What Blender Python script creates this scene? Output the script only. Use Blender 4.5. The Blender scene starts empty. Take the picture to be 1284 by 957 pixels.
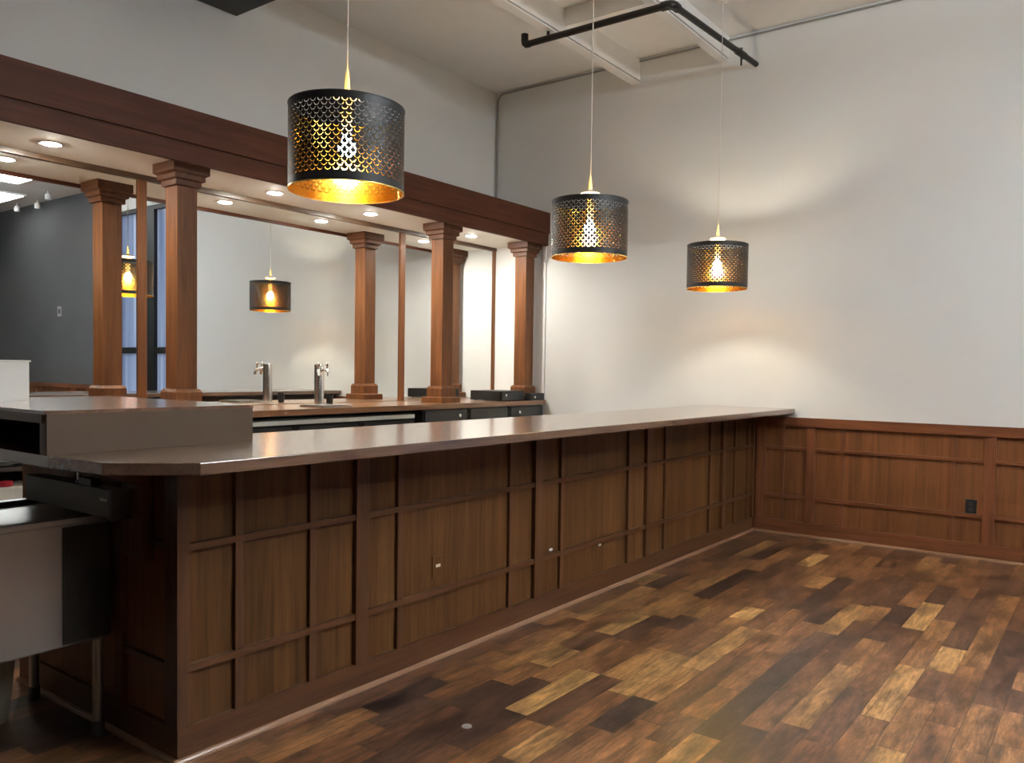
import bpy, bmesh, math, random
from mathutils import Vector, Matrix
R = math.radians
random.seed(7)
C = bpy.context.scene.collection
sc = bpy.context.scene

# ------------------------------------------------------------------ constants (metres)
YW = 6.83          # far wall plane
XM = -5.5133       # mirror wall plane
ZC = 4.315         # ceiling
XB = -2.585        # bar front panel face
XE, YE = -2.585, 1.515   # bar corner (panel faces)
XT = -2.238        # front edge of bar top
XK = -4.795        # front edge of back counter
ZK = 1.055         # top of back counter

# ------------------------------------------------------------------ materials
def new_mat(name):
    m = bpy.data.materials.new(name); m.use_nodes = True
    nt = m.node_tree; nt.nodes.clear()
    out = nt.nodes.new('ShaderNodeOutputMaterial')
    return m, nt, out
def N(nt, t, **kw):
    n = nt.nodes.new(t)
    for k, v in kw.items():
        if k.startswith('i_'): n.inputs[k[2:].replace('_', ' ')].default_value = v
        else: setattr(n, k, v)
    return n
def math_(nt, op, a, b=None, c=None):
    n = nt.nodes.new('ShaderNodeMath'); n.operation = op
    for i, v in enumerate((a, b, c)):
        if v is None: continue
        if isinstance(v, (int, float)): n.inputs[i].default_value = v
        else: nt.links.new(v, n.inputs[i])
    return n.outputs[0]
def srgb(r, g, b):
    f = lambda c: (c/255/12.92) if c/255 <= .04045 else ((c/255+.055)/1.055)**2.4
    return (f(r), f(g), f(b), 1)
def ramp(nt, fac, stops):
    n = nt.nodes.new('ShaderNodeValToRGB'); e = n.color_ramp.elements
    while len(e) < len(stops): e.new(.5)
    for x, (p, c) in zip(e, stops): x.position = p; x.color = c
    nt.links.new(fac, n.inputs[0]); return n.outputs[0]
def mix(nt, mode, fac, a, b):
    n = nt.nodes.new('ShaderNodeMix'); n.data_type = 'RGBA'; n.blend_type = mode
    for sock, v in ((n.inputs[0], fac), (n.inputs[6], a), (n.inputs[7], b)):
        if isinstance(v, (int, float)): sock.default_value = v
        elif isinstance(v, tuple): sock.default_value = v
        else: nt.links.new(v, sock)
    return n.outputs[2]

def plain(name, col, rough=.5, metal=0, spec=.5, bump=0, bscale=60, coat=0, var=.04, vscale=3):
    m, nt, out = new_mat(name)
    b = N(nt, 'ShaderNodeBsdfPrincipled'); nt.links.new(b.outputs[0], out.inputs[0])
    tc = N(nt, 'ShaderNodeTexCoord')
    no = N(nt, 'ShaderNodeTexNoise'); no.inputs['Scale'].default_value = vscale; no.inputs['Detail'].default_value = 4
    nt.links.new(tc.outputs['Object'], no.inputs['Vector'])
    lo = tuple(c*(1-var) for c in col[:3])+(1,); hi = tuple(min(1, c*(1+var)) for c in col[:3])+(1,)
    nt.links.new(ramp(nt, no.outputs[0], [(.3, lo), (.7, hi)]), b.inputs['Base Color'])
    b.inputs['Roughness'].default_value = rough; b.inputs['Metallic'].default_value = metal
    b.inputs['Specular IOR Level'].default_value = spec; b.inputs['Coat Weight'].default_value = coat
    b.inputs['Coat Roughness'].default_value = .1
    if bump:
        n2 = N(nt, 'ShaderNodeTexNoise'); n2.inputs['Scale'].default_value = bscale; n2.inputs['Detail'].default_value = 3
        nt.links.new(tc.outputs['Object'], n2.inputs['Vector'])
        bp = N(nt, 'ShaderNodeBump'); bp.inputs['Strength'].default_value = bump; bp.inputs['Distance'].default_value = .002
        nt.links.new(n2.outputs[0], bp.inputs['Height']); nt.links.new(bp.outputs[0], b.inputs['Normal'])
    return m

def wood(name, light, dark, axis, rough=.38, strips=0, coat=0, spec=.45, fine=1.0, across=0, coat_rough=.12, amp=.18):
    """grain runs along axis (0,1,2); strips = width of veneer strips across the grain"""
    m, nt, out = new_mat(name)
    b = N(nt, 'ShaderNodeBsdfPrincipled'); nt.links.new(b.outputs[0], out.inputs[0])
    tc = N(nt, 'ShaderNodeTexCoord')
    mp = N(nt, 'ShaderNodeMapping')
    s = [14*fine]*3; s[axis] = .9*fine; mp.inputs['Scale'].default_value = s
    nt.links.new(tc.outputs['Object'], mp.inputs['Vector'])
    n1 = N(nt, 'ShaderNodeTexNoise'); n1.inputs['Scale'].default_value = 1.6; n1.inputs['Detail'].default_value = 7; n1.inputs['Roughness'].default_value = .62; n1.inputs['Distortion'].default_value = .6
    nt.links.new(mp.outputs[0], n1.inputs['Vector'])
    mp2 = N(nt, 'ShaderNodeMapping'); s = [90*fine]*3; s[axis] = 3*fine; mp2.inputs['Scale'].default_value = s
    nt.links.new(tc.outputs['Object'], mp2.inputs['Vector'])
    n2 = N(nt, 'ShaderNodeTexNoise'); n2.inputs['Scale'].default_value = 1.5; n2.inputs['Detail'].default_value = 4
    nt.links.new(mp2.outputs[0], n2.inputs['Vector'])
    f = math_(nt, 'ADD', math_(nt, 'MULTIPLY', n1.outputs[0], .72), math_(nt, 'MULTIPLY', n2.outputs[0], .28))
    col = ramp(nt, f, [(.32, dark), (.68, light)])
    if strips:
        sp = N(nt, 'ShaderNodeSeparateXYZ'); nt.links.new(tc.outputs['Object'], sp.inputs[0])
        other = sp.outputs[across]
        cell = math_(nt, 'FLOOR', math_(nt, 'DIVIDE', other, strips))
        wn = N(nt, 'ShaderNodeTexWhiteNoise'); wn.noise_dimensions = '1D'; nt.links.new(cell, wn.inputs['W'])
        v = ramp(nt, wn.outputs['Value'], [(0, (1-amp, 1-amp*1.05, 1-amp*1.2, 1)), (1, (1+amp*.85, 1+amp*.8, 1+amp*.7, 1))])
        col = mix(nt, 'MULTIPLY', 1.0, col, v)
    nt.links.new(col, b.inputs['Base Color'])
    b.inputs['Roughness'].default_value = rough; b.inputs['Specular IOR Level'].default_value = spec
    b.inputs['Coat Weight'].default_value = coat; b.inputs['Coat Roughness'].default_value = coat_rough
    bp = N(nt, 'ShaderNodeBump'); bp.inputs['Strength'].default_value = .12; bp.inputs['Distance'].default_value = .002
    nt.links.new(n2.outputs[0], bp.inputs['Height']); nt.links.new(bp.outputs[0], b.inputs['Normal'])
    return m

def emit(name, col, strength):
    m, nt, out = new_mat(name)
    e = N(nt, 'ShaderNodeEmission'); e.inputs[0].default_value = col; e.inputs[1].default_value = strength
    nt.links.new(e.outputs[0], out.inputs[0]); return m

def floor_mat():
    m, nt, out = new_mat('plank_floor')
    b = N(nt, 'ShaderNodeBsdfPrincipled'); nt.links.new(b.outputs[0], out.inputs[0])
    tc = N(nt, 'ShaderNodeTexCoord'); sp = N(nt, 'ShaderNodeSeparateXYZ'); nt.links.new(tc.outputs['Object'], sp.inputs[0])
    X, Y = sp.outputs[0], sp.outputs[1]
    W = .116
    u = math_(nt, 'DIVIDE', math_(nt, 'ADD', X, .005), W); row = math_(nt, 'FLOOR', u); fu = math_(nt, 'SUBTRACT', u, row)
    w1 = N(nt, 'ShaderNodeTexWhiteNoise'); w1.noise_dimensions = '1D'; nt.links.new(row, w1.inputs['W'])
    # every row has its own plank length and offset, warped so that lengths vary along it
    L = math_(nt, 'MULTIPLY_ADD', w1.outputs['Value'], .40, .34)
    w2 = N(nt, 'ShaderNodeTexWhiteNoise'); w2.noise_dimensions = '1D'; nt.links.new(math_(nt, 'ADD', row, 57.3), w2.inputs['W'])
    yy = math_(nt, 'ADD', Y, math_(nt, 'MULTIPLY', w2.outputs['Value'], 5.0))
    yy = math_(nt, 'ADD', yy, math_(nt, 'MULTIPLY', math_(nt, 'SINE', math_(nt, 'MULTIPLY_ADD', yy, 2.3, math_(nt, 'MULTIPLY', row, 1.7))), .19))
    v = math_(nt, 'DIVIDE', yy, L); colm = math_(nt, 'FLOOR', v); fv = math_(nt, 'SUBTRACT', v, colm)
    cmb = N(nt, 'ShaderNodeCombineXYZ'); nt.links.new(row, cmb.inputs[0]); nt.links.new(colm, cmb.inputs[1])
    wn = N(nt, 'ShaderNodeTexWhiteNoise'); wn.noise_dimensions = '2D'; nt.links.new(cmb.outputs[0], wn.inputs['Vector'])
    rnd = wn.outputs['Value']
    base = ramp(nt, rnd, [(0, srgb(66, 50, 44)), (.16, srgb(88, 62, 49)), (.38, srgb(114, 77, 53)), (.64, srgb(136, 92, 59)), (.86, srgb(152, 107, 67)), (.95, srgb(176, 132, 82)), (1, srgb(200, 156, 98))])
    # grain + dark smoky patches, shifted per plank
    off = N(nt, 'ShaderNodeVectorMath'); off.operation = 'MULTIPLY_ADD'
    nt.links.new(wn.outputs['Color'], off.inputs[0]); off.inputs[1].default_value = (7, 7, 7); nt.links.new(tc.outputs['Object'], off.inputs[2])
    mp = N(nt, 'ShaderNodeMapping'); mp.inputs['Scale'].default_value = (26, 2.2, 1); nt.links.new(off.outputs[0], mp.inputs['Vector'])
    n1 = N(nt, 'ShaderNodeTexNoise'); n1.inputs['Scale'].default_value = 1; n1.inputs['Detail'].default_value = 8; n1.inputs['Roughness'].default_value = .65; n1.inputs['Distortion'].default_value = 1.1
    nt.links.new(mp.outputs[0], n1.inputs['Vector'])
    g = ramp(nt, n1.outputs[0], [(.28, (.36, .34, .34, 1)), (.5, (.92, .91, .90, 1)), (.70, (1.5, 1.46, 1.38, 1))])
    col = mix(nt, 'MULTIPLY', 1.0, base, g)
    mp2 = N(nt, 'ShaderNodeMapping'); mp2.inputs['Scale'].default_value = (9, 3.2, 1); nt.links.new(off.outputs[0], mp2.inputs['Vector'])
    n2 = N(nt, 'ShaderNodeTexNoise'); n2.inputs['Scale'].default_value = 1; n2.inputs['Detail'].default_value = 3; nt.links.new(mp2.outputs[0], n2.inputs['Vector'])
    d = ramp(nt, n2.outputs[0], [(.36, (.34, .33, .36, 1)), (.55, (1, 1, 1, 1))])
    col = mix(nt, 'MULTIPLY', .85, col, d)
    mp3 = N(nt, 'ShaderNodeMapping'); mp3.inputs['Scale'].default_value = (95, 16, 1); nt.links.new(off.outputs[0], mp3.inputs['Vector'])
    n3 = N(nt, 'ShaderNodeTexNoise'); n3.inputs['Scale'].default_value = 1; n3.inputs['Detail'].default_value = 5; n3.inputs['Roughness'].default_value = .7; nt.links.new(mp3.outputs[0], n3.inputs['Vector'])
    col = mix(nt, 'MULTIPLY', 1.0, col, ramp(nt, n3.outputs[0], [(.30, (.62, .60, .58, 1)), (.5, (1.0, 1.0, 1.0, 1)), (.70, (1.42, 1.40, 1.36, 1))]))
    mp4 = N(nt, 'ShaderNodeMapping'); mp4.inputs['Scale'].default_value = (3.1, 1.5, 1); nt.links.new(tc.outputs['Object'], mp4.inputs['Vector'])
    n4 = N(nt, 'ShaderNodeTexNoise'); n4.inputs['Scale'].default_value = 1; n4.inputs['Detail'].default_value = 6; n4.inputs['Roughness'].default_value = .7; n4.inputs['Distortion'].default_value = .8; nt.links.new(mp4.outputs[0], n4.inputs['Vector'])
    col = mix(nt, 'MULTIPLY', .7, col, ramp(nt, n4.outputs[0], [(.36, (.46, .45, .48, 1)), (.50, (1, 1, 1, 1))]))
    # seams
    e1 = math_(nt, 'MULTIPLY', math_(nt, 'MINIMUM', fu, math_(nt, 'SUBTRACT', 1.0, fu)), W)
    e2 = math_(nt, 'MULTIPLY', math_(nt, 'MINIMUM', fv, math_(nt, 'SUBTRACT', 1.0, fv)), .6)
    edge = math_(nt, 'LESS_THAN', math_(nt, 'MINIMUM', e1, e2), .0014)
    col = mix(nt, 'MIX', math_(nt, 'MULTIPLY', edge, .75), col, (.012, .008, .006, 1))
    nt.links.new(col, b.inputs['Base Color'])
    rr = N(nt, 'ShaderNodeMapRange'); nt.links.new(n1.outputs[0], rr.inputs[0]); rr.inputs[3].default_value = .24; rr.inputs[4].default_value = .40
    nt.links.new(rr.outputs[0], b.inputs['Roughness']); b.inputs['Specular IOR Level'].default_value = .62
    bp = N(nt, 'ShaderNodeBump'); bp.inputs['Strength'].default_value = .25; bp.inputs['Distance'].default_value = .003
    hgt = math_(nt, 'SUBTRACT', n1.outputs[0], math_(nt, 'MULTIPLY', edge, .6))
    nt.links.new(hgt, bp.inputs['Height']); nt.links.new(bp.outputs[0], b.inputs['Normal'])
    return m

SH_R, SH_H = .2375, .345
def shade_mat(name, col, metal, rough):
    """sheet metal pierced with rows of small crescents"""
    m, nt, out = new_mat(name)
    b = N(nt, 'ShaderNodeBsdfPrincipled'); b.inputs['Base Color'].default_value = col; b.inputs['Metallic'].default_value = metal; b.inputs['Roughness'].default_value = rough
    tr = N(nt, 'ShaderNodeBsdfTransparent'); mx = N(nt, 'ShaderNodeMixShader')
    tc = N(nt, 'ShaderNodeTexCoord'); sp = N(nt, 'ShaderNodeSeparateXYZ'); nt.links.new(tc.outputs['Object'], sp.inputs[0])
    ang = math_(nt, 'ARCTAN2', sp.outputs[1], sp.outputs[0]); z = sp.outputs[2]
    RH = .0168; NC = 46
    v = math_(nt, 'DIVIDE', z, RH); row = math_(nt, 'FLOOR', v); fv = math_(nt, 'MULTIPLY', math_(nt, 'SUBTRACT', math_(nt, 'SUBTRACT', v, row), .5), RH)
    par = math_(nt, 'MULTIPLY', math_(nt, 'MODULO', row, 2.0), .5)
    u = math_(nt, 'ADD', math_(nt, 'MULTIPLY', ang, NC/(2*math.pi)), math_(nt, 'ADD', par, 100.0))
    fu = math_(nt, 'MULTIPLY', math_(nt, 'SUBTRACT', math_(nt, 'FRACT', u), .5), 2*math.pi*SH_R/NC)
    dv = math_(nt, 'SUBTRACT', fv, .0052)
    dist = math_(nt, 'SQRT', math_(nt, 'ADD', math_(nt, 'MULTIPLY', fu, fu), math_(nt, 'MULTIPLY', dv, dv)))
    dv2 = math_(nt, 'SUBTRACT', fv, .0064)
    dist2 = math_(nt, 'SQRT', math_(nt, 'ADD', math_(nt, 'MULTIPLY', fu, fu), math_(nt, 'MULTIPLY', dv2, dv2)))
    hole = math_(nt, 'MULTIPLY', math_(nt, 'LESS_THAN', dist, .0122), math_(nt, 'GREATER_THAN', dist2, .0099))
    hole = math_(nt, 'MULTIPLY', hole, math_(nt, 'LESS_THAN', dv, .0005))
    hole = math_(nt, 'MULTIPLY', hole, math_(nt, 'MULTIPLY', math_(nt, 'GREATER_THAN', z, .0336), math_(nt, 'LESS_THAN', z, SH_H-.026)))
    nt.links.new(hole, mx.inputs[0]); nt.links.new(b.outputs[0], mx.inputs[1]); nt.links.new(tr.outputs[0], mx.inputs[2])
    nt.links.new(mx.outputs[0], out.inputs[0]); return m

def glass_film():
    m, nt, out = new_mat('ribbed_glass')
    tc = N(nt, 'ShaderNodeTexCoord'); mp = N(nt, 'ShaderNodeMapping'); mp.inputs['Scale'].default_value = (7, 1, .12)
    nt.links.new(tc.outputs['Object'], mp.inputs['Vector'])
    no = N(nt, 'ShaderNodeTexNoise'); no.inputs['Scale'].default_value = 1.4; no.inputs['Detail'].default_value = 4; nt.links.new(mp.outputs[0], no.inputs['Vector'])
    col = ramp(nt, no.outputs[0], [(.3, (.50, .56, .66, 1)), (.5, (.74, .78, .84, 1)), (.70, (1, 1, 1, 1))])
    t = N(nt, 'ShaderNodeBsdfTranslucent'); nt.links.new(col, t.inputs[0])
    g = N(nt, 'ShaderNodeBsdfGlossy'); g.inputs['Roughness'].default_value = .08
    mx = N(nt, 'ShaderNodeMixShader'); mx.inputs[0].default_value = .08
    nt.links.new(t.outputs[0], mx.inputs[1]); nt.links.new(g.outputs[0], mx.inputs[2]); nt.links.new(mx.outputs[0], out.inputs[0])
    return m

M = {}
M['wall'] = plain('painted_wall', (.785, .79, .775, 1), .62, spec=.3, bump=.08, bscale=140, var=.012)
M['ceiling'] = plain('ceiling_paint', (.82, .815, .79, 1), .75, spec=.2, bump=.05, var=.015)
M['room_wall'] = plain('darkened_wall', (.06, .06, .06, 1), .7, spec=.25, var=.05, vscale=1.2)  # unseen walls, colour darkened to hold bounce light off the near bar end
M['grey_wall'] = plain('charcoal_paint', (.085, .085, .088, 1), .7, spec=.25, var=.06, vscale=1.2)
M['soffit'] = plain('soffit_paint', (.88, .88, .81, 1), .7, spec=.25, var=.01)
M['white_paint'] = plain('white_steel_paint', (.86, .86, .85, 1), .5, var=.03)
M['floor'] = floor_mat()
LT, DK = (.128, .050, .018, 1), (.050, .0185, .0075, 1)
M['wood_x'] = wood('stained_wood_x', LT, DK, 0)
M['wood_y'] = wood('stained_wood_y', LT, DK, 1)
M['wood_z'] = wood('stained_wood_z', LT, DK, 2)
LW, DW = (.225, .080, .032, 1), (.095, .031, .013, 1)
M['wall_x'] = wood('wainscot_wood_x', LW, DW, 0)
M['wall_z'] = wood('wainscot_wood_z', LW, DW, 2)
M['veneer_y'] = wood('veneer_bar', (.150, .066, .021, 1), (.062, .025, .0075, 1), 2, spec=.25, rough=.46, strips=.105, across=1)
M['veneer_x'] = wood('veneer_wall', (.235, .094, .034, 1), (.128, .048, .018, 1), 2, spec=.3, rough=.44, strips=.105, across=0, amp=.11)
CL, CD = (.215, .082, .027, 1), (.080, .028, .010, 1)
M['column'] = wood('column_wood', CL, CD, 2, rough=.42, spec=.3)
M['beam'] = wood('beam_wood', (.115, .038, .018, 1), (.050, .015, .008, 1), 1, rough=.52, spec=.18)
M['top_y'] = wood('bar_top_wood', (.20, .115, .075, 1), (.085, .045, .029, 1), 1, rough=.26, coat=1.0, spec=.7, coat_rough=.17)
M['top_x'] = wood('raised_top_wood', (.20, .115, .075, 1), (.085, .045, .029, 1), 0, rough=.26, coat=1.0, spec=.7, coat_rough=.17)
M['backtop'] = wood('back_counter_wood', (.30, .15, .075, 1), (.13, .06, .03, 1), 1, rough=.28, coat=.6, coat_rough=.12)
M['taupe'] = plain('taupe_laminate', (.080, .051, .031, 1), .55, spec=.3, var=.06, vscale=2)
M['steel'] = plain('brushed_steel', (.40, .38, .36, 1), .32, metal=1, var=.05, vscale=6)
M['chrome'] = plain('polished_steel', (.80, .80, .77, 1), .22, metal=1, var=.02)
M['bright_steel'] = plain('bright_steel', (.75, .76, .72, 1), .38, metal=.6, var=.03)
M['apron_dark'] = plain('apron_dark', (.022, .018, .014, 1), .4, metal=.2)
M['black'] = plain('black_plastic', (.012, .012, .013, 1), .4, var=.1)
M['black_metal'] = plain('black_metal', (.010, .010, .010, 1), .45, var=.1)
M['pipe_black'] = plain('black_pipe_paint', (.012, .010, .010, 1), .35, var=.1)
M['cabinet'] = plain('charcoal_cabinet', (.028, .030, .031, 1), .42, var=.08)
M['dark_inside'] = plain('dark_stained_board', (.030, .016, .010, 1), .6, var=.1)
M['equip'] = plain('dark_grey_metal', (.085, .078, .070, 1), .45, metal=.3, var=.08)
M['white_plastic'] = plain('white_plastic', (.72, .72, .71, 1), .35, var=.02)
M['ceramic'] = plain('white_ceramic', (.78, .78, .74, 1), .15, var=.02)
M['card'] = plain('pale_card', (.62, .58, .50, 1), .8, var=.06)
M['red'] = plain('red_plastic', (.42, .02, .035, 1), .35, var=.06)
M['liner'] = plain('beige_liner', (.42, .36, .27, 1), .6, var=.1)
M['gold_trim'] = plain('brass_trim', (.80, .55, .18, 1), .25, metal=1, var=.03)
M['cord'] = plain('cord_cover', (.72, .70, .64, 1), .5, var=.02)
M['shade'] = shade_mat('pierced_black_metal', (.010, .010, .011, 1), 0, .5)
M['lining'] = shade_mat('pierced_gold_lining', (.78, .47, .085, 1), 1, .17)
M['bulb'] = emit('lamp_glass', (1, .91, .72, 1), 300)
M['downlight'] = emit('downlight_lens', (1, .96, .86, 1), 800)
M['panel_light'] = emit('light_panel', (1, .985, .965, 1), 7)
M['spot'] = emit('spot_lens', (1, .96, .9, 1), 10)
M['glass'] = glass_film()
def mirror_mat():
    m, nt, out = new_mat('mirror_silver')
    g = N(nt, 'ShaderNodeBsdfGlossy'); g.inputs['Color'].default_value = (.88, .90, .89, 1); g.inputs['Roughness'].default_value = 0
    nt.links.new(g.outputs[0], out.inputs[0]); return m
M['mirror'] = mirror_mat()

# ------------------------------------------------------------------ mesh helpers (world coordinates)
def box(bm, x0, x1, y0, y1, z0, z1):
    x0, x1 = sorted((x0, x1)); y0, y1 = sorted((y0, y1)); z0, z1 = sorted((z0, z1))
    v = [bm.verts.new(p) for p in ((x0,y0,z0),(x1,y0,z0),(x1,y1,z0),(x0,y1,z0),(x0,y0,z1),(x1,y0,z1),(x1,y1,z1),(x0,y1,z1))]
    for f in ((3,2,1,0),(4,5,6,7),(0,1,5,4),(1,2,6,5),(2,3,7,6),(3,0,4,7)): bm.faces.new([v[i] for i in f])
def prism(bm, pts, axis, a, b):
    """extrude a polygon (list of 2d points) along axis from a to b"""
    def P(p, t):
        q = list(p); q.insert(axis, t); return q
    lo = [bm.verts.new(P(p, a)) for p in pts]; hi = [bm.verts.new(P(p, b)) for p in pts]
    bm.faces.new(lo); bm.faces.new(hi[::-1])
    n = len(pts)
    for i in range(n): bm.faces.new((lo[i], hi[i], hi[(i+1) % n], lo[(i+1) % n]))
    bmesh.ops.recalc_face_normals(bm, faces=bm.faces)
def lathe(bm, prof, o=(0,0,0), seg=32, axis=Vector((0,0,1))):
    """revolve (r, h) profile about axis through o"""
    axis = Vector(axis).normalized(); q = Vector((0,0,1)).rotation_difference(axis); o = Vector(o)
    rings = []
    for r, h in prof:
        if r < 1e-6: rings.append([bm.verts.new(o + q @ Vector((0,0,h)))])
        else: rings.append([bm.verts.new(o + q @ Vector((r*math.cos(2*math.pi*i/seg), r*math.sin(2*math.pi*i/seg), h))) for i in range(seg)])
    for a, b in zip(rings, rings[1:]):
        for i in range(seg):
            j = (i+1) % seg
            if len(a) == 1 and len(b) == 1: continue
            if len(a) == 1: bm.faces.new((a[0], b[i], b[j]))
            elif len(b) == 1: bm.faces.new((a[i], a[j], b[0]))
            else: bm.faces.new((a[i], a[j], b[j], b[i]))
    bmesh.ops.recalc_face_normals(bm, faces=bm.faces)
def tube(bm, pts, r, seg=12):
    pts = [Vector(p) for p in pts]; prev = None
    up = None
    for i, p in enumerate(pts):
        if i == 0: t = pts[1]-p
        elif i == len(pts)-1: t = p-pts[i-1]
        else: t = (pts[i+1]-p).normalized()+(p-pts[i-1]).normalized()
        t.normalize()
        if up is None:
            up = Vector((0,0,1)) if abs(t.z) < .9 else Vector((1,0,0))
        a = t.cross(up).normalized(); b = a.cross(t).normalized(); up = b
        k = 1.0
        if 0 < i < len(pts)-1:
            c = max(.5, t.dot((p-pts[i-1]).normalized())); k = 1/c
        ring = [bm.verts.new(p + a*math.cos(2*math.pi*j/seg)*r + b*math.sin(2*math.pi*j/seg)*r) for j in range(seg)]
        if prev:
            for j in range(seg): bm.faces.new((prev[j], prev[(j+1)%seg], ring[(j+1)%seg], ring[j]))
        else: bm.faces.new(ring[::-1])
        prev = ring
    bm.faces.new(prev)
    bmesh.ops.recalc_face_normals(bm, faces=bm.faces)
def bevel(bm, w, seg=2):
    bmesh.ops.bevel(bm, geom=[e for e in bm.edges if len(e.link_faces) == 2 and e.calc_face_angle(0) > .6], offset=w, segments=seg, profile=.5, affect='EDGES', clamp_overlap=True)

def wloc(p):
    v = Vector((0,0,0))
    while p is not None: v = v + p.location; p = p.parent
    return v
def obj(name, bm, mat, parent=None, origin=None, smooth=False, bev=0, label=None, cat=None, group=None, kind=None):
    if bev: bevel(bm, bev)
    o0 = Vector(origin) if origin is not None else (wloc(parent) if parent else None)
    if o0 is None:
        xs = [v.co for v in bm.verts]
        o0 = Vector(((min(v.x for v in xs)+max(v.x for v in xs))/2, (min(v.y for v in xs)+max(v.y for v in xs))/2, min(v.z for v in xs)))
        if kind == 'structure': o0 = Vector((0,0,0))
    for v in bm.verts: v.co -= o0
    me = bpy.data.meshes.new(name); bm.to_mesh(me); bm.free()
    if smooth:
        me.shade_smooth()
        if smooth != 'all':
            pass
    me.materials.append(mat)
    o = bpy.data.objects.new(name, me); C.objects.link(o)
    if parent: o.parent = parent; o.location = o0 - wloc(parent)
    else: o.location = o0
    if smooth and smooth != 'all':
        es = o.modifiers.new('edges', 'EDGE_SPLIT'); es.split_angle = R(35)
    if label: o['label'] = label
    if cat: o['category'] = cat
    if group: o['group'] = group
    if kind: o['kind'] = kind
    return o
def thing(name, label, cat, loc, group=None, kind=None):
    o = bpy.data.objects.new(name, None); C.objects.link(o); o.location = loc; o.empty_display_size = .1
    if label: o['label'] = label
    if cat: o['category'] = cat
    if group: o['group'] = group
    if kind: o['kind'] = kind
    return o
def B(*a):
    bm = bmesh.new(); box(bm, *a); return bm
def LT_(prof, o=(0,0,0), seg=32, axis=(0,0,1)):
    bm = bmesh.new(); lathe(bm, prof, o, seg, axis); return bm
def TB(pts, r, seg=12):
    bm = bmesh.new(); tube(bm, pts, r, seg); return bm
def dup(root, delta, label=None, group=None):
    def cp(o, par):
        c = o.copy(); C.objects.link(c); c.parent = par
        for ch in list(o.children): cp(ch, c)
        return c
    r = cp(root, None); r.location = root.location + Vector(delta)
    if label: r['label'] = label
    if group: r['group'] = group
    return r

# ------------------------------------------------------------------ room shell
XR, YB = 7.7, -4.2
obj('floor', B(XM-.3, XR+.3, YB-.3, YW+.3, -.1, 0), M['floor'], kind='structure')
obj('ceiling', B(XM-.3, XR+.3, YB-.3, YW+.3, ZC, ZC+.1), M['ceiling'], kind='structure')
obj('wall_left', B(XM-.2, XM-.012, YB-.2, YW+.2, 0, ZC), M['wall'], kind='structure')
WX0, WX1, WZ = .93, 2.55, 3.86
bm = bmesh.new()
prism(bm, [(XM-.2, 0), (WX0, 0), (WX0, WZ), (WX1, WZ), (WX1, ZC), (XM-.2, ZC)], 1, YW, YW+.2)
obj('wall_far', bm, M['wall'], kind='structure')
obj('wall_far', B(WX1, XR+.2, YW, YW+.2, 0, ZC), M['grey_wall'], kind='structure')
obj('wall_right', B(XR, XR+.2, YB-.2, YW, 0, ZC), M['room_wall'], kind='structure')
obj('wall_back', B(XM-.2, XR, YB-.2, YB, 0, ZC), M['room_wall'], kind='structure')

# glazed opening in the far wall, seen in the mirror
w1 = thing('window_1', None, None, ((WX0+WX1)/2, YW+.06, 0), kind='structure')
bm = bmesh.new()
prism(bm, [(WX0, 0), (WX0+.09, 0), (WX0+.09, WZ), (WX0, WZ)], 1, YW+.02, YW+.13); obj('window_frame', bm, M['black_metal'], w1)
obj('window_frame', B(WX1-.07, WX1, YW+.02, YW+.13, 0, WZ), M['black_metal'], w1)
obj('window_frame', B(WX0+.09, WX1-.07, YW+.02, YW+.13, WZ-.06, WZ), M['black_metal'], w1)
obj('window_frame', B(WX0+.09, WX1-.07, YW+.02, YW+.13, 0, .12), M['black_metal'], w1)
obj('mullion', B(1.385, 1.60, YW+.015, YW+.125, .12, WZ-.06), M['black_metal'], w1)
obj('glazing_bar', B(WX0+.09, 1.385, YW+.02, YW+.12, 1.535, 1.632), M['black_metal'], w1)
obj('glazing_bar', B(1.60, WX1-.07, YW+.02, YW+.12, 1.535, 1.632), M['black_metal'], w1)
obj('pane', B(WX0+.09, 1.385, YW+.07, YW+.08, .12, WZ-.06), M['glass'], w1)
obj('pane', B(1.60, WX1-.07, YW+.07, YW+.08, .12, WZ-.06), M['glass'], w1)

# ------------------------------------------------------------------ panelled wainscot on the far wall
def panelling_x(parent, x0, x1, stiles, battens, mats, dark=False):
    yf = YW
    st, bt, rl = M['wall_z'], M['wall_z'], M['wall_x']
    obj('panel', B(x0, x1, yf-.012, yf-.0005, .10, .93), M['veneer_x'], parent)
    obj('cap_rail', B(x0, x1, yf-.040, yf-.0005, .922, .997), M['wall_x'], parent, bev=.004)
    obj('base_board', B(x0, x1, yf-.028, yf-.0005, 0, .118), M['wall_x'], parent, bev=.003)
    bm = bmesh.new(); prism(bm, [(yf-.028, 0), (yf-.044, 0), (yf-.042, .008), (yf-.036, .014), (yf-.028, .018)], 0, x0, x1)
    obj('shoe_molding', bm, M['shoe'], parent)
    for s in stiles: obj('stile', B(s-.039, s+.039, yf-.032, yf-.011, .1185, .9215), st, parent, bev=.003)
    for b in battens: obj('batten', B(b-.015, b+.015, yf-.026, yf-.011, .1185, .9215), bt, parent, bev=.003)
    edges = [x0]+[v for s in stiles for v in (s-.0392, s+.0392)]+[x1]
    for a, b in zip(edges[::2], edges[1::2]):
        if b-a < .05: continue
        for z0, z1 in ((.722, .748), (.308, .337)):
            obj('rail', B(a, b, yf-.029, yf-.0115, z0, z1), rl, parent, bev=.003)
M['shoe'] = wood('shoe_molding_wood', (.34, .19, .11, 1), (.20, .10, .055, 1), 0, rough=.3, coat=.3)
t1 = thing('trim_1', None, None, (0, YW, 0), kind='structure')
panelling_x(t1, -3.30, WX0, [-2.515, -2.09, -.775, .535], [-2.327, -1.835, -1.02, -.52, .29], None)
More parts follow.
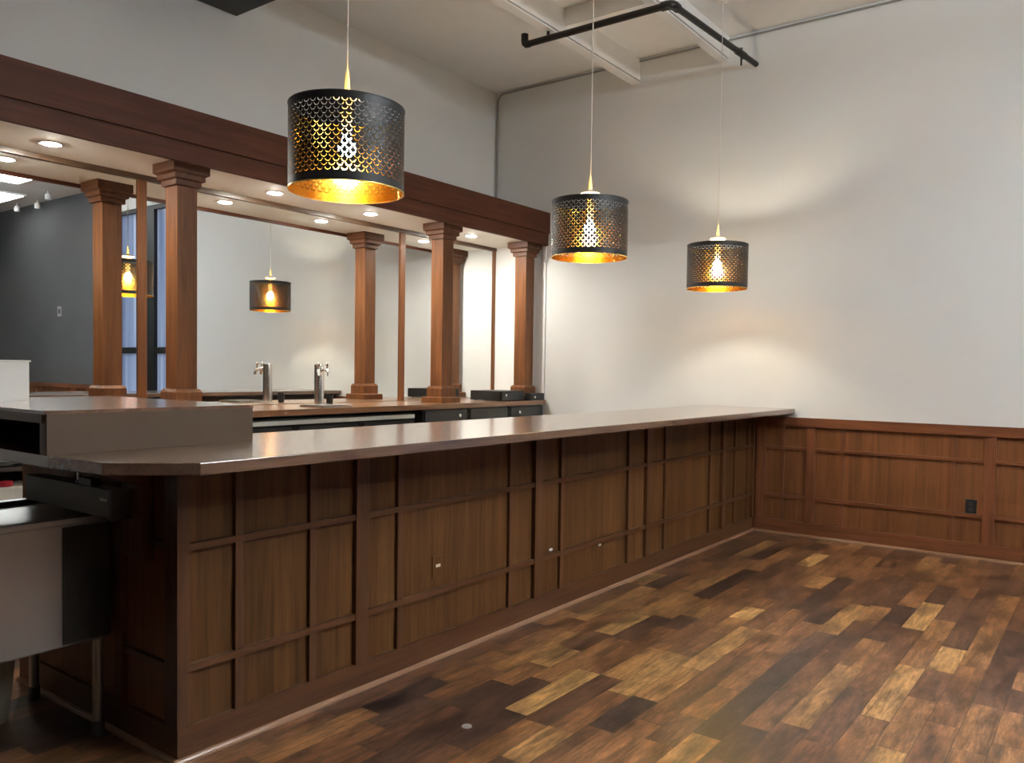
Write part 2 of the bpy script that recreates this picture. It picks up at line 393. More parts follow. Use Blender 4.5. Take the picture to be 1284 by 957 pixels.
t2 = thing('trim_2', None, None, (5, YW, 0), kind='structure')
panelling_x(t2, WX1, XR, [2.62, 3.9, 5.2, 6.5], [2.87, 3.65, 4.15, 4.95, 5.45, 6.25], None)

def wall_plate(x, z, w, h, name, label, mat, slotmat):
    t = thing(name, label, 'outlet' if name == 'power_outlet' else 'wall switch', (x, YW-.012, z))
    return t
po = thing('power_outlet', 'black duplex power outlet low on the reddish wood wall panelling', 'outlet', (-.892, YW-.012, .39))
obj('cover_plate', B(-.930, -.854, YW-.018, YW-.0115, .337, .442), M['black'], po, bev=.002)
for dz in (-.022, .022): obj('socket', LT_([(0, -.0), (.016, 0), (.017, .003), (0, .0035)], (-.892, YW-.018, .389+dz), 20, (0,-1,0)), M['cabinet'], po)
sw = thing('wall_control', 'small grey control plate on the dark grey wall, seen in the mirror', 'wall switch', (4.53, YW, 2.22))
obj('plate', B(4.46, 4.60, YW-.012, YW-.0005, 2.20, 2.38), plain('control_grey', (.30, .30, .30, 1), .5), sw, bev=.003)
obj('rocker', B(4.50, 4.56, YW-.020, YW-.012, 2.25, 2.33), M['cabinet'], sw, bev=.002)

# ------------------------------------------------------------------ the bar
bar = thing('bar_counter', 'long dark wood panelled bar front running to the far wall', 'bar', (-2.7, 4.1, 0))
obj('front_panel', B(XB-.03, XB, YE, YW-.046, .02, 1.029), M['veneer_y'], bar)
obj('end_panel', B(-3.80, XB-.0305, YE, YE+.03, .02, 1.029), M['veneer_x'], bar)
obj('back_panel', B(-2.98, -2.96, YE+.35, YW-.046, .02, 1.029), M['dark_inside'], bar)
obj('base_board', B(XB-.001, XB+.016, YE-.016, YW-.046, 0, .118), M['wood_y'], bar, bev=.003)
obj('base_board', B(-3.80, XB-.0015, YE-.016, YE+.001, 0, .118), M['wood_x'], bar, bev=.003)
bm = bmesh.new(); prism(bm, [(XB+.016, 0), (XB+.031, 0), (XB+.029, .008), (XB+.024, .014), (XB+.016, .018)], 1, YE-.031, YW-.046)
M['shoe_y'] = wood('shoe_molding_wood_y', (.34, .19, .11, 1), (.20, .10, .055, 1), 1, rough=.3, coat=.3)
obj('shoe_molding', bm, M['shoe_y'], bar)
bm = bmesh.new(); prism(bm, [(YE-.016, 0), (YE-.031, 0), (YE-.029, .008), (YE-.024, .014), (YE-.016, .018)], 0, -3.80, XB+.016)
obj('shoe_molding', bm, M['shoe'], bar)
stiles = [1.512, 2.317, 3.584, 4.855, 6.127]
def stile_w(i): return (YE-.022, YE+.024) if i == 0 else (stiles[i]-.035, stiles[i]+.035)
for i in range(len(stiles)):
    a, b = stile_w(i)
    obj('stile', B(XB-.001, XB+.024, a, b, .1185, 1.029), M['wood_z'], bar, bev=.003)
obj('stile', B(XB-.001, XB+.024, YW-.085, YW-.046, .1185, 1.029), M['wood_z'], bar, bev=.003)
for y in (1.736, 2.066, 2.542, 3.345, 3.822, 4.600, 5.115, 5.880, 6.374, 6.656):
    obj('batten', B(XB-.001, XB+.017, y-.016, y+.016, .1185, 1.029), M['wood_z'], bar, bev=.003)
ed = []
for i in range(len(stiles)): ed.append(stile_w(i))
ed.append((YW-.085, YW))
for (a0, a1), (b0, b1) in zip(ed, ed[1:]):
    for z0, z1 in ((.728, .752), (.308, .334)):
        obj('rail', B(XB-.001, XB+.020, a1+.0003, b0-.0003, z0, z1), M['wood_y'], bar, bev=.003)
obj('stile', B(XB-.055, XB-.0015, YE-.022, YE+.001, .1185, 1.029), M['wood_z'], bar, bev=.003)
obj('stile', B(-2.98, -2.93, YE-.022, YE+.001, .1185, 1.029), M['wood_z'], bar, bev=.003)
for z0, z1 in ((.728, .752), (.308, .334)):
    obj('rail', B(-2.93, XB-.0555, YE-.018, YE+.001, z0, z1), M['wood_x'], bar, bev=.003)
# corbel under the overhanging end
bm = bmesh.new()
prism(bm, [(YE-.003, 1.028), (YE-.17, 1.028), (YE-.17, .990), (YE-.12, .965), (YE-.052, .945), (YE-.050, .70), (YE-.040, .68), (YE-.003, .67)], 0, -2.87, -2.745)
obj('corbel', bm, M['wood_z'], bar, bev=.004, label='curved bracket under the overhanging end of the bar top')
# small white oval marks and the wood outlet plate on the front
def cap(y, z, label):
    t = obj('pale_mark', LT_([(0, 0), (.014, 0), (.014, .003), (.010, .006), (0, .007)], (XB, y, z), 20, (1,0,0)), M['white_plastic'], None, origin=(XB, y, z), smooth=True, label=label, cat='cap', group='white marks on the bar front')
    t.scale = (1, 1.25, .6); return t
cap(3.735, .352, 'tiny white oval mark on the bar front, the left of two')
cap(4.262, .292, 'tiny white oval mark on the bar front, the right of two')
ol = thing('power_outlet', 'wood-brown outlet plate in the wide second panel of the bar front', 'outlet', (XB, 2.80, .435))
obj('cover_plate', B(XB, XB+.005, 2.765, 2.835, .385, .485), M['veneer_y'], ol, bev=.0015)
obj('socket', B(XB+.005, XB+.007, 2.785, 2.815, .432, .446), M['card'], ol)

# worktop of the bar: one slab with a clipped near end
XS = -3.062
poly = [(XT, 1.377), (XT, YW-.0005), (XS, YW-.0005), (XS, 1.915), (-3.87, 1.915), (-3.87, 1.163), (-2.735, 1.163), (-2.447, 1.190)]
# the wainscot cap is notched behind the slab: keep the slab off it
poly[1] = (XT, YW-.0005); poly[2] = (XS, YW-.0005)
bm = bmesh.new(); prism(bm, poly, 2, 1.030, 1.070)
obj('bar_worktop', bm, M['top_y'], bev=.004, label='long glossy brown wood bar top with a clipped near corner', cat='bar top')
# raised serving box on the near end
rb = thing('raised_counter', 'raised taupe fronted box standing on the near end of the bar top', 'raised counter', (-3.3, 1.53, 1.07))
obj('front_panel', B(-2.765, -2.745, 1.165, 1.911, 1.0702, 1.2005), M['taupe'], rb, label='plain taupe front board')
obj('end_panel', B(-3.85, -2.7652, 1.891, 1.911, 1.0702, 1.2005), M['taupe'], rb)
obj('back_panel', B(-3.868, -3.848, 1.165, 1.8905, 1.0702, 1.2005), M['dark_inside'], rb)
obj('top_edge', B(-3.847, -2.7655, 1.157, 1.185, 1.172, 1.2005), M['wood_x'], rb)
obj('support_post', B(-2.80, -2.7655, 1.167, 1.205, 1.0702, 1.1715), M['wood_z'], rb)
obj('shelf_top', B(-3.87, -2.744, 1.155, 1.913, 1.2008, 1.212), M['top_x'], rb, bev=.003)

# ------------------------------------------------------------------ back counter and what stands under it
BC0 = .55
bct = obj('back_counter_top', B(XM+.002, XK, BC0, YW-.03, 1.012, ZK), M['backtop'], bev=.004, label='long glossy wood back counter top below the mirrors', cat='back counter')
def cabinet(y0, y1, label, lock):
    t = thing('cabinet', label, 'cabinet', (-5.1, (y0+y1)/2, 0), 'charcoal cabinets under the back counter')
    obj('body', B(-5.45, -4.845, y0, y1, .08, 1.0115), M['cabinet'], t)
    obj('plinth', B(-5.45, -4.90, y0, y1, 0, .0795), M['black'], t)
    d = obj('drawer', B(-4.8445, -4.824, y0+.012, y1-.012, .76, .995), M['cabinet'], t, bev=.003)
    d2 = obj('door', B(-4.8445, -4.824, y0+.012, y1-.012, .095, .75), M['cabinet'], t, bev=.003)
    if lock is not None:
        y = y0+(y1-y0)*lock
        obj('lock', LT_([(0, 0), (.017, 0), (.017, .008), (.012, .012), (0, .012)], (-4.824, y, .945), 20, (1,0,0)), M['chrome'], d, label='round chrome lock')
    return t
cabinet(5.045, 5.612, 'charcoal cabinet nearest the bottle cooler, lock at the right of its drawer', .80)
cabinet(5.640, 6.214, 'middle charcoal cabinet under the back counter, drawer without a lock', None)
cabinet(6.245, 6.795, 'charcoal cabinet nearest the far wall, lock at the left of its drawer', .26)
co = thing('bottle_cooler', 'black back bar bottle cooler with a bright steel strip along the top', 'cooler', (-5.1, 3.6, 0))
obj('body', B(-5.45, -4.87, 2.45, 4.965, .10, .985), M['black_metal'], co)
obj('plinth', B(-5.45, -4.93, 2.45, 4.965, 0, .0995), M['black'], co)
obj('top_strip', B(-4.8695, -4.822, 2.46, 4.925, .945, .975), M['bright_steel'], co, bev=.003, label='steel strip')
for k in range(4):
    a = 2.47+k*.62
    d = obj('door', B(-4.8695, -4.836, a, a+.605, .13, .928), M['black'], co, bev=.004)
    obj('handle', B(-4.8355, -4.815, a+.03, a+.15, .90, .925), M['black_metal'], d, bev=.003)
# open shelf unit near the camera end, crockery inside
su = thing('shelf_unit', 'dark open shelf unit under the back counter at the left edge', 'shelf', (-5.1, 1.6, 0))
obj('side_panel', B(-5.45, -4.84, 1.02, 1.05, 0, 1.0115), M['dark_inside'], su)
obj('side_panel', B(-5.45, -4.84, 2.36, 2.39, 0, 1.0115), M['dark_inside'], su)
obj('back_panel', B(-5.45, -5.43, 1.0505, 2.3595, .05, 1.0115), M['dark_inside'], su)
for z in (.08, .56, .775): obj('shelf', B(-5.4295, -4.84, 1.0505, 2.3595, z, z+.022), M['dark_inside'], su)
for k in range(3):
    bm = LT_([(0, 0), (.05, 0), (.055, .004), (.105, .018), (.108, .021), (.10, .019), (.05, .009), (0, .008)], (-4.96, 1.88, .7975+k*.0215), 40)
    obj('plate', bm, M['ceramic'], smooth=True, label=('white plate at the bottom of the pile on the left shelf', 'white plate in the middle of the pile on the left shelf', 'topmost white plate of the pile on the left shelf')[k], cat='plate', group='pile of white plates')
cb = thing('storage_box', 'pale low box on the lower shelf at the left edge, red lid on it', 'box', (-4.98, 1.88, .5825))
obj('box_body', B(-5.10, -4.86, 1.74, 2.02, .5825, .675), M['card'], cb, bev=.003)
obj('box_lid', B(-5.105, -4.855, 1.735, 2.025, .6755, .688), M['card'], cb, bev=.003)
obj('jar_lid', LT_([(0, 0), (.030, 0), (.036, .006), (.036, .022), (.030, .030), (0, .032)], (-4.90, 1.87, .6883), 28), M['red'], smooth=True, label='small round red lid lying on the pale box at the left edge', cat='lid')

# ------------------------------------------------------------------ mirrors and their wood strips
for a, b, lab in ((BC0, 2.915, 'large wall mirror at the left, showing the dark grey wall'), (2.990, 5.405, 'wide middle wall mirror behind the steel beer tower'), (5.480, 6.795, 'narrow wall mirror nearest the far wall')):
    t = thing('wall_mirror', lab, 'mirror', (XM, (a+b)/2, 1.06), 'mirrors behind the bar')
    obj('mirror_glass', B(XM-.006, XM, a, b, ZK+.003, 2.645), M['mirror'], t)
    obj('backing', B(XM-.0115, XM-.0062, a, b, ZK+.003, 2.645), M['black'], t)
def strip(y, w, lab):
    obj('mirror_strip', B(XM-.0110, XM+.014, y-w/2, y+w/2, ZK+.0005, 2.6275), M['column'], bev=.003, label=lab, cat='wood strip', group='upright wood strips between the mirrors')
strip(2.952, .060, 'upright wood strip between the left and the middle mirror')
strip(5.443, .060, 'upright wood strip between the middle and the narrow mirror')
strip(6.812, .030, 'thin dark upright strip in the corner by the far wall')
M['molding'] = wood('mirror_molding_wood', (.10, .055, .028, 1), (.045, .024, .013, 1), 1)
obj('top_molding', B(XM-.0110, XM+.022, BC0, YW-.001, 2.628, 2.6615), M['molding'], bev=.003, label='thin brown molding along the top of the mirrors', cat='molding')

# ------------------------------------------------------------------ soffit and fascia beam
obj('soffit', B(XM-.0115, -4.846, -1.2, YW-.0005, 2.662, 2.690), M['soffit'], kind='structure', label='pale flat soffit under the wood beam')
fb = thing('fascia_beam', 'dark red-brown wood fascia beam above the bar columns', 'beam', (-4.82, 2.8, 2.637))
obj('lower_board', B(-4.845, -4.815, -1.2, YW-.0005, 2.637, 2.760), M['beam'], fb, bev=.003)
obj('upper_board', B(-4.845, -4.797, -1.2, YW-.0005, 2.7605, 2.968), M['beam'], fb, bev=.004)
obj('cap_board', B(-5.50, -4.8455, -1.2, YW-.0005, 2.94, 2.966), M['beam'], fb)
# recessed lights
dl0 = None
for y, lab in ((2.235, 'recessed round downlight in the soffit left of the nearest column'), (3.80, 'recessed downlight just right of the nearest column'), (4.755, 'recessed downlight left of the middle column, above the beer tower'), (6.06, 'recessed downlight between the last two columns')):
    if dl0 is None:
        dl0 = thing('recessed_downlight', lab, 'ceiling light', (-5.195, y, 2.662), 'downlights in the soffit')
        obj('trim_ring', LT_([(.050, 0), (.072, 0), (.074, -.003), (.060, -.006), (.050, -.004)], (-5.195, y, 2.662), 32), M['white_plastic'], dl0, smooth=True)
        obj('lens', LT_([(0, -.0125), (.020, -.0115), (.038, -.008), (.049, -.003), (.049, -.001), (0, -.001)], (-5.195, y, 2.662), 32), M['downlight'], dl0)
    else: dup(dl0, (0, y-2.235, 0), lab)

# ------------------------------------------------------------------ columns
def sq(bm, cx, cy, w, z0, z1): box(bm, cx-w/2, cx+w/2, cy-w/2, cy+w/2, z0, z1)
def column(x, y, lab):
    t = thing('wood_column', lab, 'column', (x, y, ZK), 'square wood columns on the back counter')
    obj('shaft', B(x-.069, x+.069, y-.069, y+.069, ZK+.150, 2.5195), M['column'], t, bev=.004)
    bm = bmesh.new()
    # stepped capital as one closed stepped profile
    prof = [(.088, 2.52), (.088, 2.553), (.106, 2.562), (.106, 2.590), (.126, 2.602), (.126, 2.6615)]
    rings = []
    for h, z in prof: rings.append([bm.verts.new((x+sx*h, y+sy*h, z)) for sx, sy in ((-1,-1),(1,-1),(1,1),(-1,1))])
    bm.faces.new(rings[0][::-1]); bm.faces.new(rings[-1])
    for a, b in zip(rings, rings[1:]):
        for i in range(4): bm.faces.new((a[i], a[(i+1)%4], b[(i+1)%4], b[i]))
    obj('capital', bm, M['cap'], t, bev=.002)
    bm = bmesh.new()
    prof = [(.124, ZK+.0005), (.124, ZK+.048), (.118, ZK+.052), (.092, ZK+.054), (.092, ZK+.130), (.080, ZK+.1495)]
    rings = []
    for h, z in prof: rings.append([bm.verts.new((x+sx*h, y+sy*h, z)) for sx, sy in ((-1,-1),(1,-1),(1,1),(-1,1))])
    bm.faces.new(rings[0][::-1]); bm.faces.new(rings[-1])
    for a, b in zip(rings, rings[1:]):
        for i in range(4): bm.faces.new((a[i], a[(i+1)%4], b[(i+1)%4], b[i]))
    obj('column_base', bm, M['column'], t, bev=.002)
M['cap'] = wood('capital_wood', (.135, .050, .020, 1), (.058, .020, .009, 1), 0, rough=.45, spec=.3)
column(-5.028, 2.959, 'square wood column nearest the camera, behind the raised counter')
column(-5.007, 5.448, 'middle square wood column, between the beer tower and the cash drawer')
column(-5.010, 6.690, 'last square wood column, in the corner by the far wall')

# ------------------------------------------------------------------ things on the back counter
def faucet(parent, o, ang):
    d = Vector((math.cos(ang), math.sin(ang), 0)); o = Vector(o)
    f = obj('faucet', TB([o+d*.030, o+d*.060, o+d*.085+Vector((0,0,-.004)), o+d*.100+Vector((0,0,-.022)), o+d*.104+Vector((0,0,-.048))], .0115, 14), M['chrome'], parent, smooth=True)
    obj('collar', LT_([(0, 0), (.020, 0), (.021, .004), (.019, .010), (0, .010)], o+d*.036, 20, d), M['chrome'], f, smooth=True)
    obj('tap_handle', LT_([(0, 0), (.007, 0), (.006, .018), (.011, .026), (.012, .040), (.006, .047), (0, .048)], o+d*.085+Vector((0,0,.008)), 16), M['chrome'], f, smooth=True)
TX, TY = -5.18, 4.213
bt = thing('beer_tower', 'polished steel beer tap tower on the back counter', 'beer tower', (TX, TY, ZK))
obj('tower_tube', LT_([(0, .0005), (.054, .0005), (.054, .006), (.046, .010), (.038, .012), (.038, .318), (.0365, .326), (.030, .330), (0, .331)], (TX, TY, ZK), 40), M['chrome'], bt, smooth=True)
faucet(bt, (TX, TY, ZK+.285), R(5)); faucet(bt, (TX, TY, ZK+.285), R(-42))
dt = thing('drip_tray', 'flat steel drip tray in front of the beer tower', 'drip tray', (-4.99, 4.12, ZK))
obj('tray', B(-5.12, -4.845, 3.98, 4.26, ZK+.0005, ZK+.012), M['steel'], dt, bev=.004)
obj('grille', B(-5.105, -4.86, 3.995, 4.245, ZK+.0122, ZK+.016), M['equip'], dt)
obj('cup', LT_([(0, .0005), (.024, .0005), (.029, .085), (.027, .085), (.022, .006), (0, .006)], (-5.20, 4.335, ZK), 28), M['black'], smooth=True, label='small black cup right behind the beer tower', cat='cup')
cd = thing('cash_drawer', 'flat black cash drawer on the back counter before the last column', 'cash drawer', (-5.06, 6.355, ZK))
obj('body', B(-5.27, -4.887, 6.165, 6.545, ZK+.006, ZK+.098), M['black_metal'], cd, bev=.004)
d_ = obj('drawer_front', B(-4.8865, -4.874, 6.175, 6.535, ZK+.012, ZK+.088), M['cabinet'], cd, bev=.003)
obj('lock', LT_([(0, 0), (.013, 0), (.013, .006), (0, .007)], (-4.874, 6.235, ZK+.058), 20, (1,0,0)), M['chrome'], d_, label='round chrome lock')
for x in (-5.23, -4.93):
    for y in (6.20, 6.50): obj('foot', LT_([(0, 0.0003), (.012, .0003), (.012, .006), (0, .006)], (x, y, ZK), 14), M['black'], cd)
kb = thing('black_case', 'small black case with a chrome knob, right of the cash drawer', 'case', (-4.84, 6.67, ZK))
obj('body', B(-4.878, -4.808, 6.555, 6.785, ZK+.0005, ZK+.072), M['black_metal'], kb, bev=.006)
obj('knob', LT_([(0, 0), (.008, 0), (.008, .006), (.013, .012), (.012, .022), (0, .026)], (-4.808, 6.60, ZK+.035), 18, (1,0,0)), M['chrome'], kb, smooth=True, label='chrome knob')

# ------------------------------------------------------------------ pendant lamps over the bar
def pendant(x, y, zb, lab):
    t = thing('pendant_lamp', lab, 'pendant lamp', (x, y, zb), 'pierced black drum pendants over the bar')
    zc = ZC-zb
    def shell(r, z0, z1, seg=128):
        bm = bmesh.new(); a = []; b = []
        for i in range(seg):
            c, s = math.cos(2*math.pi*i/seg), math.sin(2*math.pi*i/seg)
            a.append(bm.verts.new((x+r*c, y+r*s, zb+z0))); b.append(bm.verts.new((x+r*c, y+r*s, zb+z1)))
        for i in range(seg):
            j = (i+1) % seg; bm.faces.new((a[i], a[j], b[j], b[i]))
        return bm
    sh = obj('lamp_shade', shell(SH_R, 0, SH_H), M['shade'], t, smooth='all')
    obj('gold_lining', shell(SH_R-.0012, .0005, SH_H-.0005), M['lining'], sh, smooth='all', label='gold inside of the shade')
    for z, mt in ((.0, 'gold_trim'), (SH_H, 'black_metal')):
        obj('rim', LT_([(SH_R-.003, -.002), (SH_R+.002, -.002), (SH_R+.002, .002), (SH_R-.003, .002), (SH_R-.003, -.002)], (x, y, zb+z), 96), M[mt], sh, smooth=True)
    sp = bmesh.new()
    for k in range(3):
        an = R(90+k*120); tube(sp, [(x+.02*math.cos(an), y+.02*math.sin(an), zb+SH_H-.014), (x+(SH_R-.004)*math.cos(an), y+(SH_R-.004)*math.sin(an), zb+SH_H-.004)], .0025, 8)
    lathe(sp, [(.016, -.004), (.026, -.004), (.026, .004), (.016, .004), (.016, -.004)], (x, y, zb+SH_H-.014), 24)
    obj('shade_carrier', sp, M['black_metal'], t)
    obj('lamp_holder', LT_([(0, .232), (.018, .232), (.022, .240), (.022, .330), (.019, .345), (.019, .380), (.056, .389), (.062, .397), (.050, .405), (.022, .414), (.0125, .422), (.0065, .500), (.003, .510), (0, .510)], (x, y, zb), 32), M['cord'], t, smooth=True, label='cream lamp holder with a flared cap')
    obj('bulb', LT_([(0, .142), (.018, .146), (.031, .157), (.037, .174), (.037, .188), (.031, .206), (.020, .219), (.014, .2315), (0, .2315)], (x, y, zb), 20), M['bulb'], t, smooth='all')
    obj('cord', TB([(x, y, zb+.508), (x, y, ZC-.05)], .0032, 8), M['cord'], t)
    obj('canopy', LT_([(0, zc-.055), (.012, zc-.052), (.040, zc-.030), (.052, zc-.0006), (0, zc-.0006)], (x, y, zb), 28), M['cord'], t, smooth=True)
    return t
pendant(-2.668, 2.307, 2.100, 'nearest and largest looking pierced black drum pendant')
pendant(-2.722, 4.304, 2.068, 'middle one of the three black drum pendants over the bar')
pendant(-2.640, 6.077, 2.030, 'farthest black drum pendant, close to the far wall')

# ------------------------------------------------------------------ ceiling: joists, pipes, conduit, dark box
def joist(x0, x1, z0, lab):
    t = thing('ceiling_joist', lab, 'joist', ((x0+x1)/2, 3.0, z0), 'white joists under the ceiling')
    obj('joist_body', B(x0+.004, x1, -3.5, YW-.001, z0+.020, ZC-.0005), M['white_paint'], t, bev=.003)
    obj('bottom_flange', B(x0-.006, x1-.004, -3.5, YW-.001, z0-.004, z0+.0110), M['white_paint'], t, bev=.002)
    obj('flange_gap', B(x0+.006, x1-.010, -3.5, YW-.001, z0+.0112, z0+.0198), M['equip'], t)
    return t
joist(-3.868, -3.784, 4.090, 'white painted ceiling joist above the middle pendant, left of the two')
joist(-2.972, -2.898, 4.112, 'white painted ceiling joist beside the black pipe, right of the two')
obj('cross_joist', B(-3.7835, -2.969, 5.55, 5.67, 4.17, ZC-.0005), M['white_paint'], bev=.003, label='short white cross joist between the two white ceiling joists', cat='joist')
ZP = 4.03
sp = thing('sprinkler_pipe', 'black sprinkler pipe under the white ceiling joists, bent towards the far wall', 'pipe', (-3.3, 5.4, ZP))
arc = [(-2.755+.045-.045*math.cos(R(a)) - .0, 5.40-.045+.045*math.sin(R(a))+.045, ZP) for a in ()]
obj('cross_pipe', TB([(-4.035, 5.385, ZP), (-2.790, 5.385, ZP)], .026, 16), M['pipe_black'], sp, smooth=True)
obj('elbow', TB([(-2.815, 5.385, ZP), (-2.775, 5.385, ZP), (-2.750, 5.392, ZP), (-2.735, 5.408, ZP), (-2.730, 5.430, ZP), (-2.730, 5.470, ZP)], .034, 16), M['pipe_black'], sp, smooth=True)
obj('run_pipe', TB([(-2.730, 5.45, ZP), (-2.650, YW-.002, ZP)], .024, 16), M['pipe_black'], sp, smooth=True)
obj('end_elbow', TB([(-4.020, 5.385, ZP), (-4.048, 5.385, ZP), (-4.062, 5.385, ZP+.012), (-4.066, 5.385, ZP+.030), (-4.066, 5.385, ZP+.085)], .030, 14), M['pipe_black'], sp, smooth=True)
obj('hanger_rod', TB([(-3.83, 5.385, ZP+.02), (-3.83, 5.385, 4.085)], .014, 10), M['pipe_black'], sp, smooth=True)
obj('sprinkler_drop', TB([(-2.668, 6.54, ZP+.05), (-2.668, 6.54, ZP-.045), (-2.668, 6.54, ZP-.095)], .008, 10), M['pipe_black'], sp, smooth=True)
obj('pipe_coupling', TB([(-2.672, 6.46, ZP), (-2.664, 6.60, ZP)], .029, 16), M['pipe_black'], sp, smooth=True)
cz = 4.285
M['conduit'] = plain('conduit_grey', (.30, .29, .27, 1), .5)
obj('conduit', TB([(XM+.020, YW-.016, 2.972), (XM+.020, YW-.016, cz-.10), (XM+.024, YW-.016, cz-.055), (XM+.045, YW-.016, cz-.02), (XM+.085, YW-.016, cz), (-3.875, YW-.016, cz)], .0085, 10), M['conduit'], smooth=True, label='thin painted conduit down the room corner and along the ceiling', cat='conduit')
obj('conduit', TB([(-3.783, YW-.016, cz), (-2.980, YW-.016, cz)], .0085, 10), M['conduit'], smooth=True, label='short thin conduit on the far wall between the two white joists', cat='conduit')
obj('conduit', TB([(-2.897, YW-.016, cz), (1.2, YW-.016, cz)], .0085, 10), M['conduit'], smooth=True, label='thin conduit on the far wall running right from the black pipe', cat='conduit')
bb = thing('ceiling_speaker_box', 'plain black box high on the left wall at the top edge', 'black box', (-5.1, 3.0, 4.0))
obj('housing', B(-5.510, -4.70, 2.45, 3.682, 4.000, ZC-.0005), M['black_metal'], bb, bev=.006)
obj('wall_bracket', B(-5.5245, -5.5105, 2.9, 3.3, 4.05, 4.25), M['black_metal'], bb)
obj('cord_cover', B(-4.868, -4.835, YW-.016, YW-.0005, ZK+.01, 2.636), M['white_paint'], bev=.003, label='slim white upright cover strip on the far wall beside the last column', cat='cover strip')

# ceiling light panels of the room (seen in the mirror)
pl0 = None
for x, y, lab in ((3.15, 5.55, 'bright square ceiling light panel seen in the mirror, nearer one'), (5.35, 6.05, 'bright square ceiling light panel seen in the mirror, farther one')):
    if pl0 is None:
        pl0 = thing('ceiling_light', lab, 'ceiling light', (x, y, ZC), 'ceiling light panels')
        obj('light_frame', B(x-.62, x+.62, y-.32, y+.32, ZC-.030, ZC-.0006), M['white_paint'], pl0, bev=.004)
        obj('diffuser', B(x-.59, x+.59, y-.29, y+.29, ZC-.036, ZC-.0305), M['panel_light'], pl0)
        base = (x, y)
    else: dup(pl0, (x-base[0], y-base[1], 0), lab)
# added fill lights out of view, put in to brighten ceiling and walls
pl0 = None
M['fill_up'] = emit('fill_light_upper', (.89, .955, 1, 1), 128)
M['fill_down'] = emit('fill_light_lower', (.89, .955, 1, 1), 28)
for x, y, lab in ((.9, 3.4, 'added unseen fill light over the open floor, nearer the bar'), (3.6, 3.4, 'added unseen fill light over the open floor, farther from the bar')):
    if pl0 is None:
        pl0 = thing('added_fill_light', lab, 'ceiling light', (x, y, 3.85), 'added fill lights')
        obj('housing', B(x-.09, x+.09, y-1.2, y+1.2, 3.86, 3.93), M['white_paint'], pl0, bev=.004)
        obj('lower_diffuser', B(x-.07, x+.07, y-1.18, y+1.18, 3.80, 3.8595), M['fill_down'], pl0)
        obj('upper_diffuser', B(x-.07, x+.07, y-1.18, y+1.18, 3.9305, 3.94), M['fill_up'], pl0)
        for d in (-1, 1): obj('hanger_cable', TB([(x, y+d, 3.9405), (x, y+d, ZC-.0006)], .003, 8), M['cord'], pl0)
        base = (x, y)
    else: dup(pl0, (x-base[0], y-base[1], 0), lab)
s0 = None
for x, y, lab in ((4.07, 6.44, 'small white ceiling spot seen in the mirror, topmost of three'), (5.1, 6.70, 'small white ceiling spot seen in the mirror, rightmost of three'), (5.75, 6.62, 'small white ceiling spot seen in the mirror, lowest of three')):
    if s0 is None:
        s0 = thing('ceiling_spot', lab, 'spot light', (x, y, ZC), 'small spots near the grey wall')
        obj('spot_stem', TB([(x, y, ZC-.0008), (x, y, ZC-.05)], .009, 10), M['white_plastic'], s0)
        obj('spot_head', LT_([(0, -.15), (.040, -.15), (.046, -.145), (.046, -.08), (.034, -.05), (0, -.048)], (x, y, ZC), 24), M['white_plastic'], s0, smooth=True)
        base = (x, y)
    else: dup(s0, (x-base[0], y-base[1], 0), lab)

# ------------------------------------------------------------------ sink at the near end of the bar
sk = thing('bar_sink', 'stainless steel bar sink on legs at the left edge', 'sink', (-3.25, .85, 0))
SX0, SX1, SY0, SY1, SZ0, SZ1 = -3.56, -2.985, .25, 1.482, .362, .800
def basin_mesh():
    """outer apron, rim deck with an opening, and the bowl, as one closed shell"""
    bm = bmesh.new()
    o = [(SX0, SY0), (SX1, SY0), (SX1, SY1), (SX0, SY1)]
    i = [(SX0+.09, SY0+.06), (SX1-.06, SY0+.06), (SX1-.06, SY1-.30), (SX0+.09, SY1-.30)]
    V = lambda P, z: [bm.verts.new((x, y, z)) for x, y in P]
    a, b, c, d = V(o, SZ0), V(o, SZ1), V(i, SZ1-.004), V(i, SZ0+.06)
    for p, q in ((a, b), (b, c), (c, d)):
        for k in range(4): bm.faces.new((p[k], p[(k+1)%4], q[(k+1)%4], q[k]))
    bm.faces.new(a[::-1]); bm.faces.new(d)
    bmesh.ops.recalc_face_normals(bm, faces=bm.faces)
    return bm
obj('basin', basin_mesh(), M['steel'], sk, bev=.008)
obj('rim', B(SX1-.035, SX1+.012, SY0-.01, SY1-.002, SZ1+.0003, SZ1+.018), M['steel'], sk, bev=.006)
obj('rim', B(SX0-.01, SX0+.035, SY0-.01, SY1-.002, SZ1+.0003, SZ1+.018), M['steel'], sk, bev=.006)
obj('apron_end', B(SX1+.0003, SX1+.004, 1.315, SY1-.003, SZ0+.012, SZ1-.012), M['apron_dark'], sk, label='dark far part of the sink apron')  # thin dark sheet laid over the far part of the sink front
obj('divider', B(SX0+.09, SX1-.06, .70, .715, SZ0+.061, SZ1-.002), M['steel'], sk)
for x, y in ((SX1-.022, SY1-.036), (SX1-.022, SY0+.04), (SX0+.03, SY1-.036), (SX0+.03, SY0+.04)):
    l = obj('leg', LT_([(.0, .05), (.0185, .05), (.0185, SZ0-.0005), (0, SZ0-.0005)], (x, y, 0), 20), M['steel'], sk, smooth=True)
    obj('leg_foot', LT_([(0, .0005), (.020, .0005), (.022, .008), (.021, .056), (.0187, .058), (.0187, .049), (0, .049)], (x, y, 0), 20), M['equip'], l, smooth=True)
eq = thing('equipment_box', 'long dark grey metal box with a black end under the bar top, above the sink', 'equipment box', (-3.12, 1.425, .826))
obj('housing', B(-3.47, -2.815, 1.396, 1.458, .828, .925), M['equip'], eq, bev=.003)
